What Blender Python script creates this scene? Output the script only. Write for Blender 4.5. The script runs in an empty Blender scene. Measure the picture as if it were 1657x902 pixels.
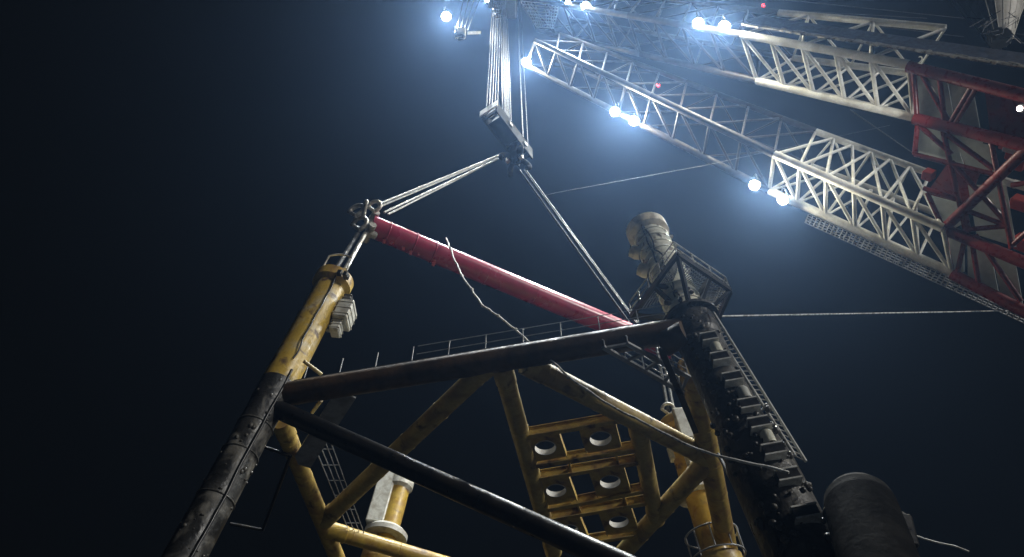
import bpy, math, random
from mathutils import Vector as V, Matrix, noise
random.seed(7)
scn = bpy.context.scene
col = scn.collection
R = math.radians

# ------------------------------------------------------------------ camera, world, exposure
TH, F = R(52), 1183.0
CAM = V((0, 0, 4))
cd = bpy.data.cameras.new('camera'); cam = bpy.data.objects.new('camera', cd); col.objects.link(cam)
cam.location = CAM; cam.rotation_euler = (R(90) + TH, 0, 0)
cd.sensor_fit = 'HORIZONTAL'; cd.angle = 2*math.atan(828.5/F); cd.clip_end = 8000; cd.clip_start = 0.1
scn.camera = cam
w = bpy.data.worlds.new('World'); scn.world = w; w.use_nodes = True
bg = w.node_tree.nodes['Background']; bg.inputs[0].default_value = (0.0016, 0.0018, 0.0020, 1); bg.inputs[1].default_value = 1.0
vs = scn.view_settings
vs.view_transform = 'Standard'; vs.look = 'None'; vs.exposure = 0.0; vs.gamma = 1; vs.use_curve_mapping = False
sd_ = bpy.data.lights.new('vessel_fill', 'SUN'); sd_.energy = 1.7; sd_.angle = R(6); sd_.color = (1.0, .96, .88)  # added fill standing in for unseen vessel floodlights, no sun at night
vessel_fill = bpy.data.objects.new('vessel_fill', sd_); col.objects.link(vessel_fill); vessel_fill.location = (60, -40, 90)
vessel_fill.rotation_euler = V((-.77, .52, -.36)).to_track_quat('-Z', 'Y').to_euler()
scn.cycles.use_denoising = True
try: scn.cycles.denoiser = 'OPENIMAGEDENOISE'
except Exception: pass
scn.cycles.volume_bounces = 0
scn.cycles.max_bounces = 6
scn.cycles.sample_clamp_indirect = 4
LAMP_W = 27000.0           # radiant watts of one crane floodlight
LAMP_COL = (0.80, 0.90, 1.0)
WORK_W = 8000.0
HAZE_DENSITY = 0.00032
HAZE_COL = (0.33, 0.56, 1.0, 1)

# ------------------------------------------------------------------ picking points in the world
def ray(x, y):
    u = (x - 828.5)/F; v = (451 - y)/F
    return V((u, math.cos(TH) - v*math.sin(TH), math.sin(TH) + v*math.cos(TH)))
def atz(x, y, z): r = ray(x, y); return CAM + r*((z - CAM.z)/r.z)
def aty(x, y, Y): r = ray(x, y); return CAM + r*(Y/r.y)
def onplane(x, y, P, n): r = ray(x, y); return CAM + r*((P - CAM).dot(n)/r.dot(n))
def px(p):
    d = p - CAM; dep = d.y*math.cos(TH) + d.z*math.sin(TH)
    return (828.5 + F*d.x/dep, 451 - F*(-d.y*math.sin(TH) + d.z*math.cos(TH))/dep)
def toseg(x, y, A, B):
    """point of segment-line AB that is nearest to the sight line through x,y"""
    r = ray(x, y).normalized(); d = (B - A).normalized(); w0 = A - CAM
    b = d.dot(r); k = (b*r.dot(w0) - d.dot(w0))/(1 - b*b)
    return A + d*k

# ------------------------------------------------------------------ materials
def mat(name, base, rough=0.5, metal=0.0, var=None, vscale=1.2, vth=(0.45, 0.62), bump=0.0, bscale=6.0, spec=0.5,
        var2=None, v2scale=5.0, v2th=(0.55, 0.7), rrange=0.2):
    m = bpy.data.materials.new(name); m.use_nodes = True
    nt = m.node_tree; N = nt.nodes; L = nt.links
    b = N['Principled BSDF']
    b.inputs['Roughness'].default_value = rough; b.inputs['Metallic'].default_value = metal
    b.inputs['Specular IOR Level'].default_value = spec
    tc = N.new('ShaderNodeTexCoord')
    def nz(scale, det=6, dist=0.3):
        n = N.new('ShaderNodeTexNoise'); n.inputs['Scale'].default_value = scale; n.inputs['Detail'].default_value = det
        n.inputs['Distortion'].default_value = dist; L.new(tc.outputs['Object'], n.inputs['Vector']); return n
    cur = None
    fine = nz(bscale)
    mix0 = N.new('ShaderNodeMix'); mix0.data_type = 'RGBA'
    L.new(fine.outputs['Fac'], mix0.inputs['Factor'])
    mix0.inputs['A'].default_value = tuple(c*0.72 for c in base) + (1,)
    mix0.inputs['B'].default_value = tuple(min(1, c*1.25) for c in base) + (1,)
    cur = mix0.outputs['Result']
    for cc, sc, th in ((var, vscale, vth), (var2, v2scale, v2th)):
        if cc is None: continue
        n = nz(sc, 8, 0.6); rp = N.new('ShaderNodeMapRange')
        rp.inputs['From Min'].default_value = th[0]; rp.inputs['From Max'].default_value = th[1]
        L.new(n.outputs['Fac'], rp.inputs['Value'])
        mx = N.new('ShaderNodeMix'); mx.data_type = 'RGBA'
        L.new(rp.outputs['Result'], mx.inputs['Factor']); L.new(cur, mx.inputs['A'])
        mx.inputs['B'].default_value = tuple(cc) + (1,)
        cur = mx.outputs['Result']
    L.new(cur, b.inputs['Base Color'])
    rr = N.new('ShaderNodeMapRange'); rn = nz(bscale*0.4)
    rr.inputs['From Min'].default_value = .3; rr.inputs['From Max'].default_value = .7
    rr.inputs['To Min'].default_value = max(.03, rough - rrange); rr.inputs['To Max'].default_value = min(1, rough + rrange)
    L.new(rn.outputs['Fac'], rr.inputs['Value']); L.new(rr.outputs['Result'], b.inputs['Roughness'])
    if bump:
        bp = N.new('ShaderNodeBump'); bp.inputs['Strength'].default_value = bump; bp.inputs['Distance'].default_value = 0.12
        L.new(fine.outputs['Fac'], bp.inputs['Height']); L.new(bp.outputs['Normal'], b.inputs['Normal'])
    return m
def emit(name, c, s):
    m = bpy.data.materials.new(name); m.use_nodes = True
    b = m.node_tree.nodes['Principled BSDF']; b.inputs['Base Color'].default_value = (.8, .8, .8, 1)
    b.inputs['Emission Color'].default_value = tuple(c) + (1,); b.inputs['Emission Strength'].default_value = s
    return m
RUST = (0.10, 0.035, 0.012); MUD = (0.035, 0.028, 0.02)
M = dict(
    black=mat('black_wet_steel', (0.011, 0.011, 0.012), .36, 0, (.02, .017, .014), 1.0, bump=.10, bscale=5, var2=(.03, .027, .024), v2scale=3, v2th=(.6, .75), rrange=.1),
    matte=mat('matt_black_rubbered_steel', (0.004, 0.004, 0.0042), .8, 0, (.012, .0115, .011), .8, bump=.25, bscale=3, spec=.04, rrange=.05),
    crust=mat('encrusted_steel', (0.075, 0.07, 0.06), .42, 0, (0.015, 0.014, 0.013), .8, bump=.7, bscale=3.0, var2=(.12, .11, .09), v2scale=1.6, v2th=(.58, .72)),
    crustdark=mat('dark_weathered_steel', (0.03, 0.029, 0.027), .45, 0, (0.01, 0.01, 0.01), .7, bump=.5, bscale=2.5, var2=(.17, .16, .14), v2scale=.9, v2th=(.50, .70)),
    wornyellow=mat('worn_yellow_paint', (0.42, 0.28, 0.05), .42, 0, (0.40, 0.34, 0.22), .8, (.50, .66), bump=.2, bscale=3.5, var2=(.10, .06, .03), v2scale=1.4, v2th=(.56, .68)),
    bandred=mat('dimmed_red_paint', (0.022, 0.011, 0.010), .6, 0, (0.012, 0.009, 0.008), .6, bump=.1),  # red boom band, its colour darkened to imitate the unlit stretch
    rustbeam=mat('rust_brown_steel', (0.07, 0.04, 0.02), .55, 0, (0.03, 0.02, 0.012), .7, bump=.3, bscale=4),
    yellow=mat('yellow_paint', (0.46, 0.31, 0.055), .40, 0, (0.33, 0.20, 0.05), .9, bump=.10, bscale=4, var2=(.16, .10, .05), v2scale=1.1, v2th=(.58, .72)),
    dullyellow=mat('dull_yellow_paint', (0.38, 0.29, 0.10), .5, 0, (0.24, 0.17, 0.07), .8, bump=.15, bscale=5, var2=(.08, .055, .03), v2scale=1.1, v2th=(.58, .72)),
    ochre=mat('ochre_paint', (0.44, 0.31, 0.08), .5, 0, (.28, .17, .06), 1.1, bump=.15, bscale=6, var2=(.08, .05, .03), v2scale=1.0, v2th=(.58, .7)),
    cream=mat('cream_paint', (0.78, 0.70, 0.52), .4, 0, (0.42, 0.37, 0.27), 1.2, bump=.08, bscale=7),
    silver=mat('wet_grey_pile_steel', (0.85, 0.80, 0.66), .24, .1, (0.34, 0.29, 0.22), .8, (.60, .66), bump=.45, bscale=2.6, var2=(.10, .08, .06), v2scale=2.2, v2th=(.64, .70)),
    greybox=mat('light_grey_paint', (0.55, 0.55, 0.50), .45, 0, (0.36, 0.34, 0.29), 1.5, bump=.06),
    pink=mat('pink_red_paint', (0.36, 0.022, 0.062), .30, 0, (0.24, 0.018, 0.04), .35, bump=.02, bscale=1.2, rrange=.06),
    white=mat('white_paint', (0.78, 0.78, 0.72), .42, 0, (0.55, 0.53, 0.46), .5, bump=.05),
    dimtip=mat('dimmed_tip_paint', (0.07, 0.07, 0.069), .5, 0, (0.04, 0.038, 0.035), .6, bump=.1),  # tip section's white, darkened in colour to imitate its dim, hazy light
    red=mat('dark_red_paint', (0.15, 0.012, 0.009), .36, 0, (0.10, 0.012, 0.010), .6, bump=.08),
    brightred=mat('orange_red_paint', (0.38, 0.035, 0.015), .4, 0, (.25, .025, .012), .8),
    panel=mat('grey_panel_paint', (0.46, 0.50, 0.48), .6, 0, (0.34, 0.37, 0.36), .25, bump=.05, bscale=2),
    navy=mat('dark_blue_paint', (0.035, 0.045, 0.075), .5, 0, (0.02, 0.022, 0.03), .5, bump=.1),
    rope=mat('steel_rope', (0.17, 0.17, 0.155), .5, .2, (0.10, 0.097, 0.09), 3, bump=.6, bscale=14),
    darkrope=mat('greased_steel_rope', (0.055, 0.055, 0.053), .5, .1, (0.03, 0.03, 0.03), 3, bump=.6, bscale=14),
    fibre=mat('pale_fibre_rope', (0.85, 0.83, 0.78), .8, 0, (0.35, 0.33, 0.3), 3),
    shackle=mat('galvanised_steel', (0.45, 0.43, 0.38), .4, .4, (0.2, 0.18, 0.15), 2, bump=.2),
    grating=mat('galvanised_grating', (0.28, 0.29, 0.30), .5, .2, (0.18, 0.18, 0.18), 1),
    darkgrey=mat('dark_grey_deck', (0.10, 0.10, 0.10), .5, 0, (0.05, 0.05, 0.05), 1, bump=.2),
    pale=mat('pale_grey_cladding', (0.50, 0.48, 0.44), .6, 0, (0.40, 0.38, 0.34), .2),
    sea=mat('dark_sea', (0.006, 0.009, 0.012), .18, 0, None, bump=.6, bscale=.4),
    lens=emit('floodlight_lens', (1.0, 0.93, 0.72), 2300),
    rail=mat('pale_galvanised_rail', (0.60, 0.60, 0.57), .5, 0, (0.4, 0.39, 0.36), 3),
    smalllens=emit('work_lamp_lens', (1.0, .96, .88), 18),
    beacon=emit('red_beacon_lens', (1.0, .02, .03), 14),
)

# ------------------------------------------------------------------ mesh building
WORLD = {}
class MB:
    def __init__(s): s.v = []; s.f = []; s.sm = []
    def add(s, vs_, fs, smooth=False):
        o = len(s.v); s.v += [V(p) for p in vs_]; s.f += [[i + o for i in f] for f in fs]; s.sm += [smooth]*len(fs); return s
    def tube(s, p, q, r, r2=None, n=12, caps=True):
        p, q = V(p), V(q); r2 = r if r2 is None else r2
        a = (q - p).normalized(); u = a.orthogonal().normalized(); w_ = a.cross(u)
        ring = [(u*math.cos(2*math.pi*i/n) + w_*math.sin(2*math.pi*i/n)) for i in range(n)]
        s.add([p + d*r for d in ring] + [q + d*r2 for d in ring], [[i, (i+1) % n, n+(i+1) % n, n+i] for i in range(n)], True)
        if caps:
            s.add([p + d*r for d in ring], [list(range(n))[::-1]]); s.add([q + d*r2 for d in ring], [list(range(n))])
        return s
    def path(s, pts, r, n=6):
        pts = [V(p) for p in pts]; rings = []
        u = (pts[1] - pts[0]).orthogonal().normalized()
        for i, p in enumerate(pts):
            a = (pts[min(i+1, len(pts)-1)] - pts[max(i-1, 0)]).normalized()
            u = (u - a*u.dot(a)).normalized(); w_ = a.cross(u)
            rings += [p + (u*math.cos(2*math.pi*k/n) + w_*math.sin(2*math.pi*k/n))*r for k in range(n)]
        fs = [[j*n+i, j*n+(i+1) % n, (j+1)*n+(i+1) % n, (j+1)*n+i] for j in range(len(pts)-1) for i in range(n)]
        s.add(rings, fs, True); s.add(rings[:n], [list(range(n))[::-1]]); s.add(rings[-n:], [list(range(n))]); return s
    def lathe(s, p, axis, prof, n=32, closed=False):
        """prof: list of (distance along axis, radius)"""
        a = V(axis).normalized(); u = a.orthogonal().normalized(); w_ = a.cross(u); p = V(p)
        ring = [(u*math.cos(2*math.pi*i/n) + w_*math.sin(2*math.pi*i/n)) for i in range(n)]
        for (h0, r0), (h1, r1) in zip(prof[:-1], prof[1:]):      # split rings keep edges crisp
            s.add([p + a*h0 + d*r0 for d in ring] + [p + a*h1 + d*r1 for d in ring],
                  [[i, (i+1) % n, n+(i+1) % n, n+i] for i in range(n)], True)
        return s
    def box(s, c, ax, ay, az, sx, sy, sz, bev=0.0):
        c = V(c); ax, ay, az = V(ax).normalized(), V(ay).normalized(), V(az).normalized()
        hx, hy, hz = sx/2, sy/2, sz/2; b = min(bev, hx*.5, hy*.5, hz*.5)
        def P(x, y, z): return c + ax*x + ay*y + az*z
        if b <= 0:
            vv = [P(x, y, z) for x in (-hx, hx) for y in (-hy, hy) for z in (-hz, hz)]
            return s.add(vv, [[0, 1, 3, 2], [4, 6, 7, 5], [0, 4, 5, 1], [2, 3, 7, 6], [0, 2, 6, 4], [1, 5, 7, 3]])
        vv = []; fs = []
        for sxn in (-1, 1):
            for syn in (-1, 1):
                for szn in (-1, 1):
                    vv += [P(sxn*hx, syn*(hy-b), szn*(hz-b)), P(sxn*(hx-b), syn*hy, szn*(hz-b)), P(sxn*(hx-b), syn*(hy-b), szn*hz)]
        def I(x, y, z, k): return (((x > 0)*2 + (y > 0))*2 + (z > 0))*3 + k
        for g in (-1, 1):
            fs += [[I(g, -1, -1, 0), I(g, 1, -1, 0), I(g, 1, 1, 0), I(g, -1, 1, 0)], [I(-1, g, -1, 1), I(1, g, -1, 1), I(1, g, 1, 1), I(-1, g, 1, 1)],
                   [I(-1, -1, g, 2), I(1, -1, g, 2), I(1, 1, g, 2), I(-1, 1, g, 2)]]
            for h in (-1, 1):
                fs += [[I(g, h, -1, 0), I(g, h, -1, 1), I(g, h, 1, 1), I(g, h, 1, 0)], [I(g, -1, h, 0), I(g, -1, h, 2), I(g, 1, h, 2), I(g, 1, h, 0)],
                       [I(-1, g, h, 1), I(-1, g, h, 2), I(1, g, h, 2), I(1, g, h, 1)]]
                for k in (-1, 1): fs.append([I(g, h, k, 0), I(g, h, k, 1), I(g, h, k, 2)])
        return s.add(vv, fs)
    def bar(s, p, q, up, wd, ht, bev=0.0):
        p, q = V(p), V(q); a = (q - p); ln = a.length; a.normalize(); up = V(up); sd = a.cross(up).normalized(); u = sd.cross(a)
        return s.box((p+q)/2, a, sd, u, ln, wd, ht, bev)
    def ibeam(s, p, q, up, wd, ht, t=.05):
        p, q = V(p), V(q); a = (q-p).normalized(); sd = a.cross(V(up)).normalized(); u = sd.cross(a)
        s.bar(p + u*(ht/2 - t/2), q + u*(ht/2 - t/2), u, wd, t); s.bar(p - u*(ht/2 - t/2), q - u*(ht/2 - t/2), u, wd, t)
        return s.bar(p, q, u, t, ht - 2*t - .004)
    def sphere(s, c, r, sc=(1, 1, 1), n=14, m=8):
        c = V(c); vv = []; fs = []
        for j in range(m+1):
            t = math.pi*j/m
            for i in range(n):
                f = 2*math.pi*i/n; vv.append(c + V((math.sin(t)*math.cos(f)*r*sc[0], math.sin(t)*math.sin(f)*r*sc[1], math.cos(t)*r*sc[2])))
        for j in range(m):
            for i in range(n): fs.append([j*n+i, (j+1)*n+i, (j+1)*n+(i+1) % n, j*n+(i+1) % n])
        return s.add(vv, fs, True)
    def torus(s, c, axis, Rr, r, n=28, m=8, a0=0, a1=2*math.pi):
        a = V(axis).normalized(); u = a.orthogonal().normalized(); w_ = a.cross(u)
        full = abs(a1 - a0 - 2*math.pi) < 1e-6; k = n if full else n+1
        pts = [V(c) + (u*math.cos(a0+(a1-a0)*i/n) + w_*math.sin(a0+(a1-a0)*i/n))*Rr for i in range(k)]
        if full: pts.append(pts[0])
        return s.path(pts, r, m)
    def build(s, name, m, parent=None):
        me = bpy.data.meshes.new(name)
        lo = V((min(v.x for v in s.v), min(v.y for v in s.v), min(v.z for v in s.v)))
        hi = V((max(v.x for v in s.v), max(v.y for v in s.v), max(v.z for v in s.v)))
        c = (lo+hi)/2; c.z = lo.z
        me.from_pydata([v - c for v in s.v], [], s.f); me.polygons.foreach_set('use_smooth', s.sm); me.update()
        import bmesh
        bm = bmesh.new(); bm.from_mesh(me); bmesh.ops.recalc_face_normals(bm, faces=bm.faces[:]); bm.to_mesh(me); bm.free()
        me.materials.append(m)
        o = bpy.data.objects.new(name, me); col.objects.link(o)
        par = WORLD.get(parent.name, V((0, 0, 0))) if parent else V((0, 0, 0))
        o.location = c - par; o.parent = parent; WORLD[o.name] = c
        return o
def tag(o, label, cat, group=None, kind=None):
    if label: o['label'] = label
    if cat: o['category'] = cat
    if group: o['group'] = group
    if kind: o['kind'] = kind
    return o
def thing(name, loc, label, cat, group=None):
    o = bpy.data.objects.new(name, None); o.empty_display_size = .3; col.objects.link(o); o.location = V(loc); WORLD[o.name] = V(loc)
    return tag(o, label, cat, group)
def lerp(a, b, t): return V(a)*(1-t) + V(b)*t
def wig(p, k, sc=1.0): return p + noise.noise_vector(p*sc)*k

# ------------------------------------------------------------------ sea and haze
sea = MB(); S_ = 3000
sea.add([(-S_, -S_, 0), (S_, -S_, 0), (S_, S_, 0), (-S_, S_, 0)], [[0, 1, 2, 3]])
tag(sea.build('sea', M['sea']), None, None, kind='structure')
hz = MB(); hz.box((0, 0, 74), (1, 0, 0), (0, 1, 0), (0, 0, 1), 6100, 6100, 150)
hm = bpy.data.materials.new('night_haze'); hm.use_nodes = True; nt = hm.node_tree
nt.nodes.remove(nt.nodes['Principled BSDF']); pv = nt.nodes.new('ShaderNodeVolumePrincipled')
pv.inputs['Density'].default_value = HAZE_DENSITY; pv.inputs['Color'].default_value = HAZE_COL; pv.inputs['Anisotropy'].default_value = 0.8
nt.links.new(pv.outputs[0], nt.nodes['Material Output'].inputs['Volume'])
tag(hz.build('haze', hm), None, None, kind='stuff')

# ------------------------------------------------------------------ the jacket's legs
ZT = 40.0
TOP = dict(NL=atz(545, 447, ZT), NR=atz(1043, 366, ZT), FL=atz(652, 772, ZT), FR=atz(1090, 676, ZT))
_nl = atz(300, 900, 21.3); _nr = atz(1276, 850, 19.9)
BAT = dict(NL=(_nl - TOP['NL'])/(ZT - _nl.z), NR=(_nr - TOP['NR'])/(ZT - _nr.z), FL=V((-.12, .05, -1)), FR=V((.10, .08, -1)))
def leg(k, z): b = BAT[k]; return TOP[k] + b*(ZT - z)
def leg_py(k, y):
    lo, hi = 10.0, 40.0
    for _ in range(50):
        mid = (lo+hi)/2
        if px(leg(k, mid))[1] > y: lo = mid
        else: hi = mid
    return (lo+hi)/2
ZL = leg_py('NL', 640); ZR = leg_py('NR', 540)
Z0 = (ZL + ZR)/2
print('BAT', {k: tuple(round(c, 3) for c in BAT[k]) for k in BAT}, 'ZL', ZL, 'ZR', ZR)

jk = thing('steel_jacket', (0, 36, 0), 'four legged steel offshore jacket with dark braces, yellow plan bracing and walkways', 'offshore jacket')
LEGR = dict(NL=.88, NR=1.34, FL=1.35, FR=1.35)
LTOP = dict(NL=leg_py('NL', 622), NR=leg_py('NR', 524), FL=leg_py('FL', 885), FR=leg_py('FR', 905))
def leg_mesh(k, m):
    b = MB(); p = leg(k, LTOP[k]); q = leg(k, 0.0); r = LEGR[k]; a = (q-p).normalized()
    if k == 'NR':
        k1 = LTOP[k] - leg_py('NR', 690); b.lathe(p, a, [(0, .9), (0, 1.16), (1.2, 1.16), (1.5, 1.06), (k1, 1.08), (k1 + 2.2, r), (30.0, r)], 40)
    else: b.lathe(p, a, [(0, r*.80), (0, r*1.06), (1.3, r*1.06), (1.6, r), (30.0, r)], 40)
    b.lathe(leg(k, LTOP[k]) + a*30, a, [(0, r), ((q-p).length - 30, r)], 40) if (q-p).length > 31 else None
    return b.build('leg', m, jk)
legs = {k: leg_mesh(k, M['crust'] if k == 'NR' else M['crustdark'] if k == 'NL' else M['ochre']) for k in TOP}
for k, lb in (('NL', 'black crusted leg fading into the dark on the left'), ('NR', 'wide dark crusted leg carrying ladder and step brackets')): legs[k]['label'] = lb

# near horizontal beam with walkway and rail on it
A = atz(452, 640, ZL); B = atz(1112, 533, ZR)
nb = MB().tube(A, B + (B-A).normalized()*1.1, .62, n=28, caps=True); h = nb.build('horizontal_beam', M['rustbeam'], jk); h['label'] = 'rusty dark beam under the walkway on the near side'
ab = (B-A).normalized(); up = V((0, 0, 1)); sd = ab.cross(up).normalized()
if sd.y > 0: sd = -sd                              # towards the camera
wk = MB()
wa, wb = A + up*.76 + V((0, .30, 0)), B + up*.76 + V((0, .30, 0))
wk.bar(wa, wb, up, .8, .06); wk.bar(wa + sd*.43 - up*.02, wb + sd*.43 - up*.02, up, .05, .14); wk.bar(wa - sd*.43, wb - sd*.43, up, .05, .14)
for i in range(24):
    p = lerp(wa, wb, (i+.5)/24); wk.box(p - up*.09, sd, ab, up, .8, .08, .10)
wo = wk.build('walkway', M['darkgrey'], jk)
rl = MB()
for i in range(11):
    p = lerp(wa, wb, .06 + .093*i) + sd*.40; rl.tube(p, p + up*1.15, .030, n=6)
for hh in (.55, 1.15):
    rl.tube(lerp(wa, wb, .35) + sd*.40 + up*hh, lerp(wa, wb, .99) + sd*.40 + up*hh, .022, n=6)
rl.build('railing', M['grating'], wo)
# black diagonal brace in the near face
D0 = leg('NL', leg_py('NL', 655)); D1 = atz(1075, 944, 18.5)
dz = MB(); a = (D1-D0).normalized(); n_ = 40; L_ = (D1-D0).length*1.35
dz.lathe(D0, a, [(L_*i/8, .47) for i in range(9)], 36)
bo = dz.build('brace', M['black'], jk); bo['label'] = 'thick glossy black diagonal brace in the near face'

# plan bracing (horizontal frame seen from below)
def zp(x, y): return atz(x, y, Z0)
Mn = zp(822, 588); P = zp(525, 842); Q = zp(1148, 742)
def MBt(p, q, r, m, nm='plan_brace'):
    b = MB().tube(p, q, r, n=24); d = (q - p).normalized(); L0 = (q - p).length
    for k in range(int(L0/3.2)): b.torus(p + d*(1.6 + 3.2*k), d, r, .022, 24, 5)
    for e_, sg in ((p, 1), (q, -1)): b.lathe(e_ + d*sg*.0, d*sg, [(0, r*1.09), (1.15, r*1.09), (1.25, r)], 24)
    return b.build(nm, m, jk)
MBt(zp(800, 582), P, .52, M['dullyellow'])
MBt(zp(850, 588), Q, .55, M['dullyellow'])
far_dir = zp(680, 902) - zp(530, 858)
MBt(zp(530, 857), zp(530, 857) + far_dir*2.6, .50, M['yellow'])
q2 = zp(1010, 893); MBt(Q, Q + (q2-Q)*1.7, .55, M['dullyellow'])
MBt(zp(812, 592), zp(812, 592) + (zp(882, 845) - zp(812, 592))*1.25, .50, M['dullyellow'])
MBt(zp(1030, 680), zp(1062, 842), .50, M['dullyellow'])
# side beams
s0 = leg('NL', Z0); s1 = zp(545, 902); MBt(zp(455, 682), zp(455, 682) + (s1 - zp(455, 682))*1.9, .50, M['ochre'], 'side_beam')
t0 = zp(1118, 590); t1 = zp(1180, 902); MBt(t0, t0 + (t1-t0)*1.7, .62, M['ochre'], 'side_beam')

# conductor guide frame: three rows of girders, plates with sleeves
cf = tag(bpy.data.objects.new('conductor_frame', None), None, None); col.objects.link(cf); cf.parent = jk
cf.location = zp(955, 780) - V((0, 36, 0)); WORLD[cf.name] = zp(955, 780)
def guide_plate(c, ux, uy, wx, wy, r, depth, m):
    b = MB(); n = 32; c = V(c); ring_in = []; ring_out = []
    for i in range(n):
        t = 2*math.pi*(i+.5)/n; d = V((math.cos(t), math.sin(t)))
        k = min(wx/2/abs(d.x), wy/2/abs(d.y)); ring_in.append(c + ux*d.x*r + uy*d.y*r); ring_out.append(c + ux*d.x*k + uy*d.y*k)
    for dzv in (0, .06):
        b.add([p + up*dzv for p in ring_in] + [p + up*dzv for p in ring_out], [[i, (i+1) % n, n+(i+1) % n, n+i] for i in range(n)])
    return b
rows = [((848, 702), (1024, 672), (860, 750), (1030, 722), ((883, 724), (972, 709))),
        ((866, 771), (1034, 743), (876, 822), (1040, 790), ((900, 792), (987, 777))),
        ((884, 837), (1046, 809), (894, 882), (1052, 858), ((921, 858), (1001, 842)))]
gird = MB()
for (a0, a1, b0, b1, hs) in rows:
    pa, pb, pc, pd = zp(*a0), zp(*a1), zp(*b0), zp(*b1)
    gird.ibeam(pa, pb, up, .30, .62); gird.ibeam(pc, pd, up, .30, .62)
    ux = (pb-pa).normalized(); uy = up.cross(ux).normalized()
    for i, hc in enumerate(hs):
        c = zp(*hc); wy = abs((pc-c).dot(uy)) + abs((pa-c).dot(uy)); 
        mid = lerp((pa+pc)/2, (pb+pd)/2, 0)
        off = (((pa+pc)/2 - c).dot(uy) + ((pb+pd)/2 - c).dot(uy))/2
        cc = c + uy*off
        gp = guide_plate(cc - up*.12, ux, uy, 1.95, max(1.2, wy - .42), .60, .5, M['ochre'])
        for sx in (-1, 1): gp.box(cc + ux*sx*.98 + up*.05, ux, uy, up, .06, max(1.2, wy - .42), .42)
        g = gp.build('conductor_guide', M['ochre'], cf)
        sl = MB().lathe(cc - up*.16, up, [(0, .62), (0, .585), (.36, .585), (.36, .62), (0, .62)], 36)
        sl.build('sleeve', M['pale'], cf)
for t_ in (0.35, .8):
    for (r0, r1) in ((0, 1), (1, 2)):
        p = lerp(zp(*rows[r0][2]), zp(*rows[r0][3]), t_); q = lerp(zp(*rows[r1][0]), zp(*rows[r1][1]), t_)
        gird.ibeam(p, q, up, .12, .3, .03)
gird.build('girder', M['ochre'], cf)

# small things along the NL leg
st = MB(); k0 = zp(575, 640); k1 = zp(500, 725)
zp2 = lambda x, y: atz(x, y, Z0 - .4)
st.bar(zp2(560, 638), zp2(487, 752), up, 1.1, .10); st.build('grating_panel', M['grating'], jk)
hl = MB(); p0, p1 = atz(470, 738, Z0-.6), atz(425, 858, Z0-.6)
hl.tube(p0, p1, .10, n=10)
hl.tube(p0 + V((-1.6, -.6, .2)), p0, .10, n=8); hl.tube(p1, p1 + V((-1.9, -.5, .1)), .10, n=8); hl.build('bent_pipe', M['black'], jk)
sr = MB()
pa, pb = atz(500, 700, Z0+.2), atz(568, 868, Z0+.2)
for o_, hh in ((0, 0), (.35, 0), (.7, 0), (1.0, 0)):
    sr.tube(pa + V((o_, 0, hh)), pb + V((o_*.9, 0, hh)), .028, n=6)
for i in range(8):
    p = lerp(pa, pb, i/7); sr.tube(p, p + V((1.0 - .1*i/7, 0, 0)), .025, n=6)
sr.build('side_ladder', M['grating'], jk)
for (xa, ya, xb, yb) in ((492, 585, 520, 606), (520, 648, 505, 668)):
    MB().tube(atz(xa, ya, Z0+1), atz(xb, yb, Z0+1), .10, n=8).build('stub_pipe', M['dullyellow'], jk)
# right hand hanging walkway between the beam and the right side
hw = MB()
def zq(x, y): return atz(x, y, Z0 - .8)
for (xa, ya, xb, yb, ww) in ((976, 562, 1106, 636, .16), (1014, 556, 1116, 611, .14)):
    hw.bar(zq(xa, ya), zq(xb, yb), up, .22, ww)
for t_ in (.02, .28, .5, .75, .97):
    hw.bar(lerp(zq(976, 562), zq(1106, 636), t_), lerp(zq(1014, 556), zq(1116, 611), t_), up, .14, .12)
hwo = hw.build('side_walkway', M['grating'], jk)
hr = MB()
for (xa, ya, xb, yb) in ((976, 562, 1106, 636), (1014, 556, 1116, 611)):
    for t_ in (0.02, .27, .5, .75, .98):
        p = lerp(zq(xa, ya), zq(xb, yb), t_); hr.tube(p, p + up*1.1, .035, n=6)
    for hh in (.55, 1.1): hr.tube(zq(xa, ya) + up*hh, zq(xb, yb) + up*hh, .028, n=6)
hr.build('railing', M['grating'], hwo)
rp = MB(); ra, rb = zq(1070, 565), zq(1126, 700)
rp.bar(ra, rb, up, .30, .16)
rp.build('stringer', M['black'], jk)
MB().tube(zq(1075, 565) + up*.3, zq(1112, 545) + up*.3, .62, n=20).build('dark_stub', M['rustbeam'], jk)
# gusset and inner pipes beside the near right leg
MB().tube(atz(1196, 690, 30), atz(1250, 905, 22.5), .30, n=16).build('riser_pipe', M['black'], jk)
MB().tube(atz(1162, 735, 27), atz(1232, 872, 27 - 5.5), .085, n=10).build('thin_pipe', M['grating'], jk)
MB().tube(atz(1232, 872, 21.5), atz(1262, 950, 18.5), .085, n=10).build('thin_pipe', M['grating'], jk)

# ladder with two stringers down the right of the near right leg
def legside(py, dx, toward=1.0):
    """point on the front-right of leg NR near picture height py, moved dx metres to the right"""
    return leg('NR', leg_py('NR', py))
Lz = lambda y: atz(0, 0, 1)
ld = MB()
def onleg(x, y, d):           # point on the sight line x,y lying d metres in front of the leg axis
    n = V((0, -1, 0)); Pp = leg('NR', 30) + n*d
    u_ = BAT['NR'].normalized(); nn = u_.cross(V((1, 0, 0))).normalized(); nn = nn if nn.y < 0 else -nn; Pp = leg('NR', 30) + nn*d
    return onplane(x, y, Pp, nn)
la, lb2 = onleg(1146, 492, .6), onleg(1304, 747, .6)
lc, ldn = onleg(1134, 498, .6), onleg(1287, 738, .6)
ld.tube(la, lb2, .065, n=8); ld.tube(lc, ldn, .065, n=8)
for i in range(34):
    t_ = i/33
    ld.tube(lerp(la, lb2, t_), lerp(lc, ldn, t_), .022, n=5)
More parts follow.
